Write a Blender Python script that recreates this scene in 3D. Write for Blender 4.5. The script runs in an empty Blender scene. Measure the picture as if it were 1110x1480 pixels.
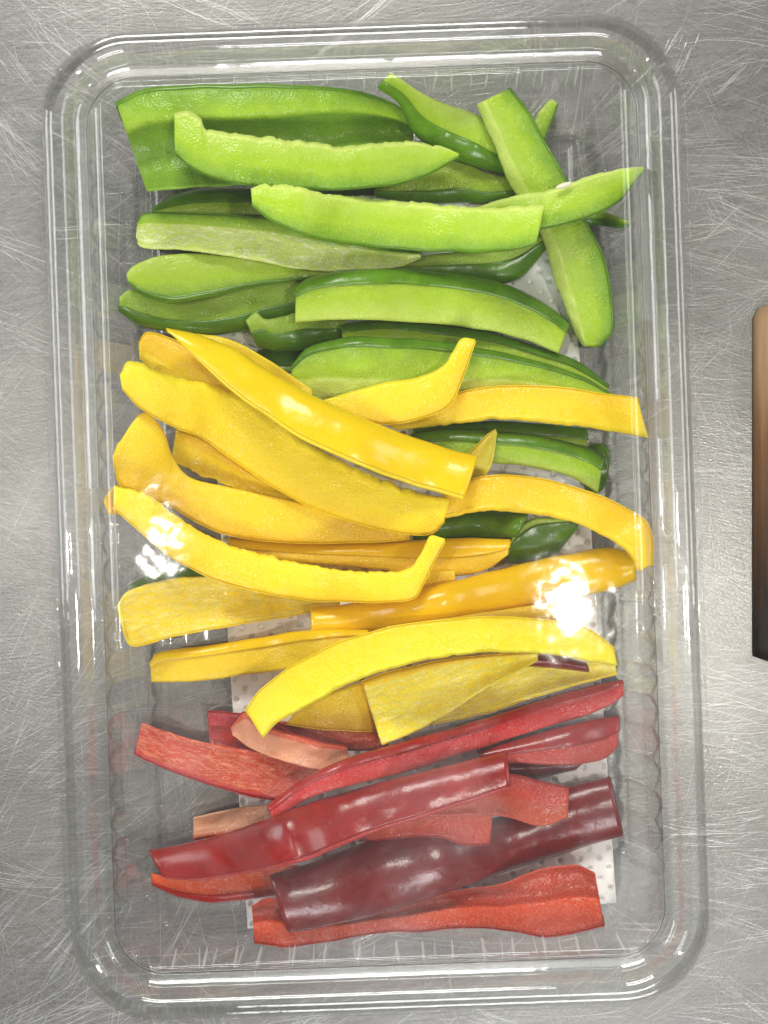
import bpy, bmesh, math, random
import numpy as np
from mathutils import Vector, noise
random.seed(7); np.random.seed(7)
SC = bpy.context.scene
COL = SC.collection
R = math.radians

# ------------------------------------------------------------------ camera
H = 0.340                      # camera height above the counter (m)
K = 0.000188                   # metres per photo pixel (1110 x 1480) at z = 0
cam = bpy.data.cameras.new('camera'); camo = bpy.data.objects.new('camera', cam); COL.objects.link(camo)
camo.location = (0, 0, H); camo.rotation_euler = (0, 0, 0)
cam.sensor_fit = 'VERTICAL'; cam.sensor_height = 36; cam.lens = 18 / (740 * K / H)
cam.clip_start = 0.01; cam.clip_end = 50
SC.camera = camo
SC.render.resolution_x = 768; SC.render.resolution_y = 1024

# ------------------------------------------------------------------ light
w = bpy.data.worlds.new('World'); SC.world = w; w.use_nodes = True
bg = w.node_tree.nodes['Background']; bg.inputs[0].default_value = (1.0, 0.985, 0.95, 1); bg.inputs[1].default_value = 0.07
def lamp(name, loc, size, power, col, target=(0, 0, 0), shape='DISK', size_y=None):
    l = bpy.data.lights.new(name, 'AREA'); l.shape = shape; l.size = size
    if size_y: l.size_y = size_y
    l.energy = power; l.color = col
    o = bpy.data.objects.new(name, l); COL.objects.link(o); o.location = loc
    o.rotation_euler = (Vector(target) - Vector(loc)).to_track_quat('-Z', 'Y').to_euler()
    return o
lamp('ceiling_lamp', (0.355, -0.125, 1.30), 0.05, 2.9, (1.0, 0.95, 0.86))
lamp('ceiling_lamp', (-0.43, -0.04, 1.30), 0.022, 1.5, (1.0, 0.96, 0.90))
lamp('added_soft_panel', (0.30, -0.55, 1.25), 0.80, 0.24, (0.92, 0.95, 1.0), shape='RECTANGLE', size_y=0.55)  # stands for the bright ceiling that the lid mirrors
lamp('added_soft_panel', (-0.25, 1.35, 1.35), 0.9, 20, (1.0, 0.98, 0.93), shape='RECTANGLE', size_y=0.4)  # added fill panel for general top light, no known source
lamp('added_soft_panel', (0.25, -1.40, 1.40), 0.9, 15, (0.97, 0.98, 1.0), shape='RECTANGLE', size_y=0.4)  # second added fill panel, brightens the tray interior
lamp('side_fill', (-1.5, 0.25, 0.75), 0.9, 9, (0.97, 0.99, 1.0), shape='RECTANGLE', size_y=0.5)  # added side lamp for bright rim lines, no window known
lamp('side_fill', (1.5, 0.35, 0.95), 0.9, 6.5, (1.0, 0.99, 0.96), shape='RECTANGLE', size_y=0.5)  # added lamp on the right, rim lines and fill only
SC.view_settings.view_transform = 'Standard'; SC.view_settings.look = 'None'
SC.view_settings.exposure = 0.40; SC.view_settings.gamma = 1.0
SC.render.engine = 'CYCLES'
SC.cycles.transparent_max_bounces = 32; SC.cycles.max_bounces = 10

# ------------------------------------------------------------------ helpers
def at(u, v, z):
    s = K * (H - z) / H
    return Vector(((u - 555) * s, -(v - 740) * s, z))
def link(name, me, mat=None, parent=None, smooth=True):
    o = bpy.data.objects.new(name, me); COL.objects.link(o)
    if mat: me.materials.append(mat)
    if parent: o.parent = parent
    if smooth: me.polygons.foreach_set('use_smooth', [True] * len(me.polygons))
    return o
def mesh(name, v, f):
    me = bpy.data.meshes.new(name); me.from_pydata([tuple(p) for p in v], [], f); me.update(); return me
def empty(name, loc, label, cat, group=None, rz=0):
    o = bpy.data.objects.new(name, None); COL.objects.link(o); o.location = loc; o.rotation_euler.z = rz
    o.empty_display_size = 0.01
    tag(o, label, cat, group); return o
def tag(o, label, cat, group=None):
    o['label'] = label; o['category'] = cat
    if group: o['group'] = group
class NT:
    def __init__(s, name):
        s.m = bpy.data.materials.new(name); s.m.use_nodes = True; s.t = s.m.node_tree; s.t.nodes.clear()
        s.out = s.n('ShaderNodeOutputMaterial')
    def n(s, typ, **kw):
        nd = s.t.nodes.new(typ)
        for k, v in kw.items():
            if k.startswith('i_'):
                key = k[2:]; key = int(key) if key.isdigit() else key.replace('_', ' ')
                s.set(nd, key, v)
            else: setattr(nd, k, v)
        return nd
    def set(s, nd, key, v):
        if isinstance(v, bpy.types.NodeSocket): s.t.links.new(v, nd.inputs[key])
        elif isinstance(v, bpy.types.Node): s.t.links.new(v.outputs[0], nd.inputs[key])
        else:
            if isinstance(v, tuple) and len(v) == 3 and nd.inputs[key].type == 'RGBA': v = v + (1,)
            nd.inputs[key].default_value = v
    def math(s, op, a, b=None, clamp=False):
        nd = s.n('ShaderNodeMath', operation=op, use_clamp=clamp); s.set(nd, 0, a)
        if b is not None: s.set(nd, 1, b)
        return nd.outputs[0]
    def mix(s, f, a, b, mode='MIX'):
        nd = s.n('ShaderNodeMix', data_type='RGBA', blend_type=mode)
        s.set(nd, 0, f); s.set(nd, 6, a); s.set(nd, 7, b); return nd.outputs[2]
    def ramp(s, f, lo, hi, a=0.0, b=1.0):
        nd = s.n('ShaderNodeMapRange'); nd.clamp = True
        s.set(nd, 0, f); nd.inputs[1].default_value = lo; nd.inputs[2].default_value = hi
        nd.inputs[3].default_value = a; nd.inputs[4].default_value = b; return nd.outputs[0]
    def noise(s, vec, scale, detail=3, rough=0.55, dist=0.0):
        nd = s.n('ShaderNodeTexNoise'); s.set(nd, 'Vector', vec)
        nd.inputs['Scale'].default_value = scale; nd.inputs['Detail'].default_value = detail
        nd.inputs['Roughness'].default_value = rough; nd.inputs['Distortion'].default_value = dist
        return nd.outputs[0]
    def mapping(s, vec, scale=(1, 1, 1), rot=(0, 0, 0)):
        nd = s.n('ShaderNodeMapping'); s.set(nd, 'Vector', vec)
        nd.inputs['Scale'].default_value = scale; nd.inputs['Rotation'].default_value = rot; return nd.outputs[0]
    def bump(s, h, strength, dist, normal=None):
        nd = s.n('ShaderNodeBump'); nd.inputs['Strength'].default_value = strength
        nd.inputs['Distance'].default_value = dist; s.set(nd, 'Height', h)
        if normal is not None: s.set(nd, 'Normal', normal)
        return nd.outputs[0]
    def done(s, sh): s.t.links.new(sh.outputs[0] if isinstance(sh, bpy.types.Node) else sh, s.out.inputs[0]); return s.m

# ------------------------------------------------------------------ materials
def mat_steel():
    t = NT('brushed_steel'); tc = t.n('ShaderNodeTexCoord').outputs['Object']
    layers = None
    for rot, sx, sy, wgt in ((4, 60, 2600, .9), (33, 70, 2200, .7), (-38, 70, 2400, .7), (78, 60, 2300, .5), (-12, 30, 1500, .8), (120, 50, 1800, .5)):
        rt = t.mapping(tc, (1, 1, 1), (0, 0, R(rot))); d = t.noise(rt, 14, 2, .5)
        warp = t.n('ShaderNodeMixRGB', i_Fac=0.02, i_Color1=rt, i_Color2=d)
        n_ = t.noise(t.mapping(warp.outputs[0], (sx, sy, 1)), 1.0, 2, .6)
        n_ = t.math('MULTIPLY', n_, wgt)
        layers = n_ if layers is None else t.math('ADD', layers, n_)
    blot = t.noise(tc, 22, 4, .6)
    fine = t.noise(tc, 900, 2, .6)
    h = t.math('ADD', layers, t.math('MULTIPLY', fine, .25))
    b = t.bump(h, 0.30, 0.00015)
    p = t.n('ShaderNodeBsdfPrincipled')
    col = t.mix(t.ramp(layers, 1.7, 2.5), (0.205, 0.202, 0.189), (0.325, 0.325, 0.315))
    col = t.mix(t.ramp(blot, .35, .7, 0, .35), col, (0.25, 0.245, 0.23)); big = t.noise(tc, 9, 3, .6, .5); col = t.mix(t.ramp(big, .3, .7), t.mix(1.0, col, (.80, .80, .80), 'MULTIPLY'), t.mix(1.0, col, (1.22, 1.22, 1.22), 'MULTIPLY'))
    t.set(p, 'Base Color', col); t.set(p, 'Metallic', .72); 
    t.set(p, 'Roughness', t.ramp(t.math('ADD', layers, blot), 2.0, 3.1, .34, .50)); t.set(p, 'Normal', b)
    g2 = t.n('ShaderNodeBsdfGlossy'); t.set(g2, 'Color', (.42, .42, .41)); t.set(g2, 'Roughness', .17); t.set(g2, 'Normal', b)
    mx = t.n('ShaderNodeMixShader'); t.set(mx, 0, .08); t.set(mx, 1, p); t.set(mx, 2, g2)
    return t.done(mx)
def mat_scratch():
    t = NT('scratched_steel'); p = t.n('ShaderNodeBsdfPrincipled')
    t.set(p, 'Base Color', (0.50, 0.50, 0.485)); t.set(p, 'Metallic', 1.0); t.set(p, 'Roughness', 0.33); return t.done(p)
def mat_plastic(name, wob=1.0, tint=(0.994, 0.996, 0.994), k=0.022):
    t = NT(name); g = t.n('ShaderNodeNewGeometry'); tc = t.n('ShaderNodeTexCoord').outputs['Object']
    n1 = t.noise(tc, 95, 2, .5); n2 = t.noise(tc, 420, 2, .5)
    h = t.math('ADD', t.math('MULTIPLY', n1, 1.0), t.math('MULTIPLY', n2, .06))
    b = t.bump(h, 1.0, 0.00019 * wob)
    dt = t.n('ShaderNodeVectorMath', operation='DOT_PRODUCT'); t.set(dt, 0, b); t.set(dt, 1, g.outputs['Incoming'])
    c = t.math('MAXIMUM', t.math('ABSOLUTE', dt.outputs['Value']), 0.04)
    f5 = t.math('POWER', t.math('SUBTRACT', 1.0, c), 5.0)
    F = t.math('ADD', 0.04, t.math('MULTIPLY', f5, 0.75), clamp=True)
    a = t.math('POWER', 2.71828, t.math('MULTIPLY', -k, t.math('SUBTRACT', t.math('DIVIDE', 1.0, c), 1.0)))
    tr = t.n('ShaderNodeBsdfTransparent')
    cb = t.n('ShaderNodeCombineColor'); t.set(cb, 0, t.math('MULTIPLY', a, tint[0])); t.set(cb, 1, t.math('MULTIPLY', a, tint[1])); t.set(cb, 2, t.math('MULTIPLY', a, tint[2]))
    t.set(tr, 'Color', cb.outputs[0])
    gl = t.n('ShaderNodeBsdfGlossy'); t.set(gl, 'Roughness', 0.05); t.set(gl, 'Normal', b); t.set(gl, 'Color', (1, 1, 1))
    mx = t.n('ShaderNodeMixShader'); t.set(mx, 0, F); t.set(mx, 1, tr); t.set(mx, 2, gl)
    return t.done(mx)
def add_refl_veil(m):
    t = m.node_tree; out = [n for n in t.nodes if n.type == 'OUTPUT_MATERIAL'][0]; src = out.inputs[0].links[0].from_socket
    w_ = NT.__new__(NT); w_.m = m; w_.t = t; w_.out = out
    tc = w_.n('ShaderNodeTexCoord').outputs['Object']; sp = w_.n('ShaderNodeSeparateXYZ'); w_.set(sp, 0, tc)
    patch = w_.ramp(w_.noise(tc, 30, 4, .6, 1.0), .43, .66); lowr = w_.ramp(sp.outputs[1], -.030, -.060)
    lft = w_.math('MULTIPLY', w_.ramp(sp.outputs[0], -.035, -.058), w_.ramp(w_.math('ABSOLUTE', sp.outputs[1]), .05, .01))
    refl_veil = w_.math('MULTIPLY', w_.math('MULTIPLY', patch, w_.math('MAXIMUM', lowr, w_.math('MULTIPLY', lft, .6))), .026)  # ceiling reflection on the lid, painted in as pale diffuse patches
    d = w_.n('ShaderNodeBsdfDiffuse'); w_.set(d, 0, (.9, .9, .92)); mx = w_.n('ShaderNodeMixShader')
    w_.set(mx, 0, w_.math('ADD', refl_veil, .004)); w_.set(mx, 1, src); w_.set(mx, 2, d); w_.done(mx); return m
def mat_flesh(name, near, mid, inner, fibre, sss):
    t = NT(name); at_d = t.n('ShaderNodeAttribute', attribute_name='depth').outputs['Fac']
    at_i = t.n('ShaderNodeAttribute', attribute_name='inner').outputs['Fac']
    at_f = t.n('ShaderNodeAttribute', attribute_name='fibre').outputs['Fac']
    uv = t.n('ShaderNodeUVMap', uv_map='UVMap').outputs[0]; oi = t.n('ShaderNodeObjectInfo')
    rnd = oi.outputs['Random']
    tc = t.n('ShaderNodeTexCoord').outputs['Object']
    blot = t.noise(tc, 190, 3, .6)
    cell = t.n('ShaderNodeTexVoronoi'); t.set(cell, 'Vector', tc); cell.inputs['Scale'].default_value = 1500
    dd = t.math('ADD', at_d, t.math('MULTIPLY', t.math('SUBTRACT', blot, .5), .45))
    col = t.mix(t.ramp(dd, .02, .42), near, mid)
    col = t.mix(t.ramp(dd, .55, 1.1, 0, .65), col, inner)
    col = t.mix(t.math('MULTIPLY', at_i, .75), col, inner)
    col = t.mix(t.ramp(cell.outputs[0], .0, .9, .0, .10), col, t.mix(.6, mid, (1, 1, .85)), )
    # fibrous white membrane lines
    fn = t.noise(t.mapping(uv, (1.7, 6.5, 1), (0, 0, R(16))), 1.0, 3, .6, 1.2)
    ridge = t.math('ABSOLUTE', t.math('SUBTRACT', fn, .5))
    fib = t.math('MULTIPLY', t.ramp(ridge, .0, .06, 1.0, 0.0), at_f)
    col = t.mix(t.math('MULTIPLY', fib, .85), col, fibre)
    hs = t.n('ShaderNodeHueSaturation'); t.set(hs, 'Color', col)
    t.set(hs, 'Hue', t.ramp(rnd, 0, 1, .492, .506)); t.set(hs, 'Value', t.ramp(t.math('FRACT', t.math('MULTIPLY', rnd, 7.13)), 0, 1, .93, 1.06))
    col = t.mix(1.0, hs.outputs[0], oi.outputs['Color'], 'MULTIPLY')
    hb = t.math('ADD', t.math('MULTIPLY', cell.outputs[0], .35), t.math('MULTIPLY', blot, .7))
    hb = t.math('ADD', hb, t.math('MULTIPLY', t.noise(tc, 1600, 2, .6), .30))
    hb = t.math('ADD', hb, t.math('MULTIPLY', fib, .35))
    b = t.bump(hb, 0.9, 0.00030)
    p = t.n('ShaderNodeBsdfPrincipled')
    t.set(p, 'Base Color', col); t.set(p, 'Roughness', t.ramp(t.noise(tc, 130, 3, .6), .35, .65, .15, .40)); t.set(p, 'Normal', b)
    t.set(p, 'Subsurface Weight', .35); t.set(p, 'Subsurface Radius', sss); t.set(p, 'Subsurface Scale', 0.0022)
    t.set(p, 'Specular IOR Level', .30)
    return t.done(p)
def mat_skin(name, c1, c2):
    t = NT(name); tc = t.n('ShaderNodeTexCoord').outputs['Object']; oi = t.n('ShaderNodeObjectInfo')
    n_ = t.noise(tc, 110, 4, .6); col = t.mix(t.ramp(n_, .3, .7), c1, c2)
    sp = t.n('ShaderNodeTexVoronoi'); t.set(sp, 'Vector', tc); sp.inputs['Scale'].default_value = 420
    col = t.mix(t.ramp(sp.outputs[0], 0, .25, .10, 0), col, t.mix(.4, c2, (1, 1, .8)))
    col = t.mix(1.0, col, oi.outputs['Color'], 'MULTIPLY')
    b = t.bump(t.math('ADD', t.noise(tc, 240, 3, .6), t.math('MULTIPLY', t.noise(tc, 1300, 2, .5), .25)), .6, .00016)
    p = t.n('ShaderNodeBsdfPrincipled'); t.set(p, 'Base Color', col); t.set(p, 'Roughness', .25); t.set(p, 'Normal', b)
    t.set(p, 'Subsurface Weight', .15); t.set(p, 'Subsurface Radius', (1, .6, .2)); t.set(p, 'Subsurface Scale', .0012)
    t.set(p, 'Specular IOR Level', .55)
    return t.done(p)
def mat_pad():
    t = NT('absorbent_pad'); tc = t.n('ShaderNodeTexCoord').outputs['Object']
    p = t.n('ShaderNodeBsdfPrincipled')
    n_ = t.noise(tc, 60, 4, .6)
    t.set(p, 'Base Color', t.mix(t.ramp(n_, .45, .75, 0, .6), (0.93, 0.92, 0.89), (0.86, 0.82, 0.79)))
    t.set(p, 'Roughness', .45); t.set(p, 'Normal', t.bump(t.noise(tc, 900, 2), .4, .0002)); return t.done(p)
def mat_simple(name, c, rough=.5, c2=None, sc=200):
    t = NT(name); tc = t.n('ShaderNodeTexCoord').outputs['Object']; p = t.n('ShaderNodeBsdfPrincipled')
    n_ = t.noise(tc, sc, 3, .6)
    t.set(p, 'Base Color', t.mix(n_, c, c2 or tuple(x * .8 for x in c))); t.set(p, 'Roughness', rough)
    t.set(p, 'Normal', t.bump(n_, .3, .0003)); return t.done(p)
def mat_bar():
    t = NT('shaded_brown'); tc = t.n('ShaderNodeTexCoord').outputs['Object']
    p = t.n('ShaderNodeBsdfPrincipled')
    y = t.n('ShaderNodeSeparateXYZ'); t.set(y, 0, tc)
    grain = t.noise(t.mapping(tc, (400, 18, 400)), 1.0, 3, .6)
    f = t.math('ADD', t.ramp(y.outputs[1], -.055, .045), t.math('MULTIPLY', t.math('SUBTRACT', grain, .5), .6))
    col = t.mix(t.ramp(f, .15, .65), (.012, .008, .006), (.16, .075, .03)); col = t.mix(t.ramp(f, .65, 1.0), col, (.34, .21, .11))  # shadow at the lower end painted in as tan-to-black colour
    t.set(p, 'Base Color', col); t.set(p, 'Roughness', .55); t.set(p, 'Normal', t.bump(grain, .3, .0004)); return t.done(p)

STEEL = mat_steel(); SCR = mat_scratch()
LIDM = mat_plastic('clear_lid_plastic', 1.0); TRAYM = mat_plastic('clear_tray_plastic', .8); WALLM = mat_plastic('fluted_plastic', .6, (.994, .996, .994), .05); WATER = mat_plastic('water', .0, (1, 1, 1), .004)
FLESH = {'g': mat_flesh('green_pepper_flesh', (.17, .36, .004), (.37, .57, .006), (.62, .75, .17), (.86, .90, .55), (.7, 1, .15)),
         'y': mat_flesh('yellow_pepper_flesh', (.93, .60, .0008), (.95, .69, .0005), (.97, .77, .014), (.98, .90, .30), (1, .85, .15)),
         'r': mat_flesh('red_pepper_flesh', (.40, .006, .001), (.56, .022, .001), (.54, .06, .016), (.78, .30, .17), (1, .25, .1))}
FLESH['b'] = mat_flesh('pale_pepper_flesh', (.55, .07, .012), (.64, .19, .08), (.72, .36, .20), (.84, .55, .38), (1, .4, .2))
SKIN = {'g': mat_skin('green_pepper_skin', (.075, .19, .005), (.15, .33, .010)),
        'y': mat_skin('yellow_pepper_skin', (.94, .60, .001), (.96, .68, .002)),
        'r': mat_skin('red_pepper_skin', (.30, .006, .005), (.46, .013, .007))}
PANELM = add_refl_veil(mat_plastic('refl_veil_lid_plastic', 1.0)); PAD = mat_pad(); SEED = mat_simple('seed', (.85, .80, .60), .4)

# ------------------------------------------------------------------ setting: steel counter
S = 0.8
me = mesh('countertop', [(-S, -S, 0), (S, -S, 0), (S, S, 0), (-S, S, 0)], [(0, 1, 2, 3)])
counter = link('countertop', me, STEEL); counter['kind'] = 'structure'
def scratches():
    vs, fs = [], []
    rr = random.Random(3)
    def line(x, y, a, L, curv, wd):
        n = 6; st = L / n; b0 = len(vs)
        for k in range(n + 1):
            p = at(x, y, 0); nx, ny = -math.sin(a), math.cos(a)
            ww = wd * (0.2 + math.sin(math.pi * k / n))
            vs.extend([(p.x + nx * ww, p.y - ny * ww, .000008), (p.x, p.y, .000008 + ww * .4), (p.x - nx * ww, p.y + ny * ww, .000008)])
            x += math.cos(a) * st; y += math.sin(a) * st; a += curv * st
        for k in range(n):
            q = b0 + 3 * k
            fs.extend([(q, q + 1, q + 4, q + 3), (q + 1, q + 2, q + 5, q + 4)])
    for i in range(1500):
        u = rr.uniform(-60, 1170); v = rr.uniform(-60, 1540); r_ = rr.random()
        if u > 940 and r_ < .6: a = rr.gauss(4, 10)
        elif u < 150 and r_ < .5: a = rr.gauss(38 if v < 900 else -35, 16)
        else: a = rr.uniform(0, 180)
        a = R(a); L = rr.choice((40, 60, 90, 140, 220)) * rr.uniform(.6, 1.3); curv = rr.gauss(0, .0018)
        base = rr.choice((.000018, .000024, .00003, .00004))
        for k in range(rr.choice((1, 2, 4, 6, 9))):
            line(u + rr.gauss(0, 16), v + rr.gauss(0, 16), a + rr.gauss(0, .06), L * rr.uniform(.4, 1.2), curv + rr.gauss(0, .0004), base * rr.uniform(.6, 1.3))
        if rr.random() < .02: line(u, v, a, L * 1.6, curv, .000035)
    o = link('scratches', mesh('scratches', vs, fs), SCR, counter); o['kind'] = 'stuff'
scratches()

# ------------------------------------------------------------------ container
ROT = R(2.05)
CC = at(543, 748, .03)
HX, HY, RAD = .0789, .1222, .0225
def rr_loop(hx, hy, r, step=.0011, base=None):
    """points of a rounded rectangle and outward normals, with the straight-run coordinate for fluting"""
    out = []
    bx, by, br = base
    nx = int(2 * (bx - br) / step); ny = int(2 * (by - br) / step); nc = 24
    sx, sy = hx - r, hy - r
    segs = [((sx, -hy), None), ]
    def straight(p0, p1, nrm, n, L):
        for i in range(n):
            f = i / n
            out.append((p0[0] + (p1[0] - p0[0]) * f, p0[1] + (p1[1] - p0[1]) * f, nrm[0], nrm[1], (f - .5) * L, L))
    def corner(cx, cy, a0):
        for i in range(nc):
            a = R(a0 + 90 * i / nc); c, s = math.cos(a), math.sin(a)
            out.append((cx + r * c, cy + r * s, c, s, None, 0))
    straight((hx, -sy), (hx, sy), (1, 0), ny, 2 * (by - br)); corner(sx, sy, 0)
    straight((sx, hy), (-sx, hy), (0, 1), nx, 2 * (bx - br)); corner(-sx, sy, 90)
    straight((-hx, sy), (-hx, -sy), (-1, 0), ny, 2 * (by - br)); corner(-sx, -sy, 180)
    straight((-sx, -hy), (sx, -hy), (0, -1), nx, 2 * (bx - br)); corner(sx, -sy, 270)
    return out
def sweep(name, prof, mat, parent, flute=None, zfun=None, cap=False, thick=.00035, step=.0011):
    vs, fs = [], []; n = None
    for j, (d, z) in enumerate(prof):
        lp = rr_loop(HX - d, HY - d, max(RAD - d, .0012), step, (HX, HY, RAD)); n = len(lp)
        for (x, y, nx, ny, s, L) in lp:
            zz = z
            if flute and s is not None:
                q = flute(j, s, L); x += nx * q; y += ny * q
            if zfun: zz = zfun(x, y, z)
            vs.append((x, y, zz))
    m = len(prof)
    for j in range(m - 1):
        for i in range(n):
            k = (i + 1) % n
            fs.append((j * n + i, j * n + k, (j + 1) * n + k, (j + 1) * n + i))
    if cap: fs.append(tuple((m - 1) * n + i for i in range(n)))
    o = link(name, mesh(name, vs, fs), mat, parent)
    if thick:
        md = o.modifiers.new('sheet', 'SOLIDIFY'); md.thickness = thick; md.offset = -1
    return o
mm = lambda L: [(a / 1000, b / 1000) for a, b in L]
tray = empty('food_tray', (CC.x, CC.y, 0), 'clear plastic tray with fluted sides holding the pepper strips on steel', 'tray', rz=ROT)
lid = empty('tray_lid', (CC.x, CC.y, 0), 'clear domed plastic lid closed over the tray of pepper strips', 'lid', rz=ROT)
sweep('tray_rim', mm([(-1.0, 24.8), (0, 25.2), (.8, 26), (1.4, 31.6), (2.4, 32.7), (4.9, 32.7), (6.2, 31.8), (7.0, 28.6), (7.6, 27.4), (9.6, 27.0), (10.2, 26.6)]), TRAYM, tray)
wall = []
NW = 34
for i in range(NW + 1):
    t_ = i / NW
    wall.append((10.2 + 7.3 * t_ ** 1.05, 26.6 - 22.2 * t_))
wall += [(18.0, 3.2), (18.8, 2.2), (19.8, 1.5), (21.0, 1.2)]
def flute(j, s, L):
    if j > NW: return 0
    t_ = j / NW; p = .0079
    n_ = math.floor(L / 2 / p) * p - .002
    if abs(s) > n_: return 0
    if L < .15:        # short sides: narrow upright ribs
        f = min(1, max(0, (t_ - .02) / .12)) * min(1, max(0, (.99 - t_) / .08))
        q = (s / p + .5) % 1 - .5
        return -.0005 * f * math.exp(-(q * p / .0008) ** 2)
    sn = abs(math.sin(math.pi * s / p))
    lo, hi = .05 + .10 * (1 - sn), .97 - .08 * (1 - sn)
    f = min(1, max(0, (t_ - lo) / .06)) * min(1, max(0, (hi - t_) / .07))
    return .0015 * f * sn ** .6
sweep('tray_wall', mm(wall), WALLM, tray, flute, step=.00055)
GLINTM = mat_plastic('rib_glint_plastic', .4)  # white glints along the ribs, painted in with a diffuse share
_t = GLINTM.node_tree; _o = [n for n in _t.nodes if n.type == 'OUTPUT_MATERIAL'][0]; _src = _o.inputs[0].links[0].from_socket
_d = _t.nodes.new('ShaderNodeBsdfDiffuse'); _d.inputs[0].default_value = (.85, .87, .85, 1); _m = _t.nodes.new('ShaderNodeMixShader'); _m.inputs[0].default_value = .42
_t.links.new(_src, _m.inputs[1]); _t.links.new(_d.outputs[0], _m.inputs[2]); _t.links.new(_m.outputs[0], _o.inputs[0])
rv, rf = [], []
NR = 18
for k in range(NR + 1):
    t_ = k / NR; tt = .01 + .36 * t_
    d_ = .0102 + .0073 * tt ** 1.05; z_ = .0266 - .0222 * tt; wr = .00040 * (math.sin(math.pi * (.12 + .80 * t_)) ** .6)
    for j in range(7):
        a = math.pi * j / 6
        rv.append((wr * math.cos(a), -(d_ + .00055 * math.sin(a) + .0001), z_ + .0002 * math.sin(a)))
for k in range(NR):
    for j in range(6): rf.append((k * 7 + j, k * 7 + j + 1, (k + 1) * 7 + j + 1, (k + 1) * 7 + j))
ribm = mesh('rib', rv, rf); ribm.materials.append(GLINTM); ribm.polygons.foreach_set('use_smooth', [True] * len(ribm.polygons))
rrb = random.Random(5)
for side in (1, -1):
    for k in [q / 2 for q in range(-14, 15)]:
        o = bpy.data.objects.new('rib', ribm); COL.objects.link(o); o.parent = tray
        o.location = (k * .0079 + rrb.gauss(0, .0002), side * HY, 0); o.rotation_euler = (0, rrb.gauss(.0, .06), 0 if side > 0 else math.pi); o.scale.x = 1 if k == int(k) else .55
sweep('tray_base', mm([(21.0, 1.2), (23, 1.2), (23.6, 1.7), (27, 1.7), (27.6, 1.2), (40, 1.2), (60, 1.2)]), TRAYM, tray, cap=True, step=.003)
sweep('lid_rim', mm([(-2.8, 25.6), (-.7, 25.6), (-.3, 26.2), (.2, 31.2), (.3, 32.0), (.6, 32.8), (1.1, 33.4), (1.7, 33.8), (2.4, 33.95), (4.6, 33.95), (5.3, 33.75), (5.9, 33.3), (6.4, 32.5), (6.8, 31.4), (7.1, 30.1), (7.4, 29.4), (7.8, 29.2), (8.3, 29.2), (8.7, 29.6), (9.1, 30.2), (13.6, 38.4), (14.0, 39.1), (14.5, 39.7), (15.0, 40.1), (15.6, 40.4), (16.2, 40.5)]), LIDM, lid)
a_, b_ = HX - .0162, HY - .0162
def dome(x, y, z):
    e = max(0, 1 - (x / a_) ** 2) * max(0, 1 - (y / b_) ** 2)
    return .0405 + .0022 * e
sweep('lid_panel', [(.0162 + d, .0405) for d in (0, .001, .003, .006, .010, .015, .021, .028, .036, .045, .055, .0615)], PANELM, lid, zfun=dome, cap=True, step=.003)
# corner tab, upper left of the picture: a rounded flat lobe growing from the flange
tv = []
c0 = Vector((-HX + .010, HY - .010))
N = 40
for i in range(N + 1):
    a = R(72 + 126 * i / N)
    tv.append((a, .0245 + .0035 * math.sin(math.pi * i / N) ** .7))
vs = [(c0.x + .0120 * math.cos(a), c0.y + .0120 * math.sin(a), .0257) for a, r in tv] + [(c0.x + (r * .8) * math.cos(a), c0.y + (r * .8) * math.sin(a), .0257) for a, r in tv] + [(c0.x + r * math.cos(a), c0.y + r * math.sin(a), .02565) for a, r in tv] + [(c0.x + (r + .0005) * math.cos(a), c0.y + (r + .0005) * math.sin(a), .0252) for a, r in tv]
fs = []
for j in range(3):
    for i in range(N): fs.append((j * (N + 1) + i, j * (N + 1) + i + 1, (j + 1) * (N + 1) + i + 1, (j + 1) * (N + 1) + i))
o = link('corner_tab', mesh('corner_tab', vs, fs), LIDM, lid, False); md = o.modifiers.new('sheet', 'SOLIDIFY'); md.thickness = .00035

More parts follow.
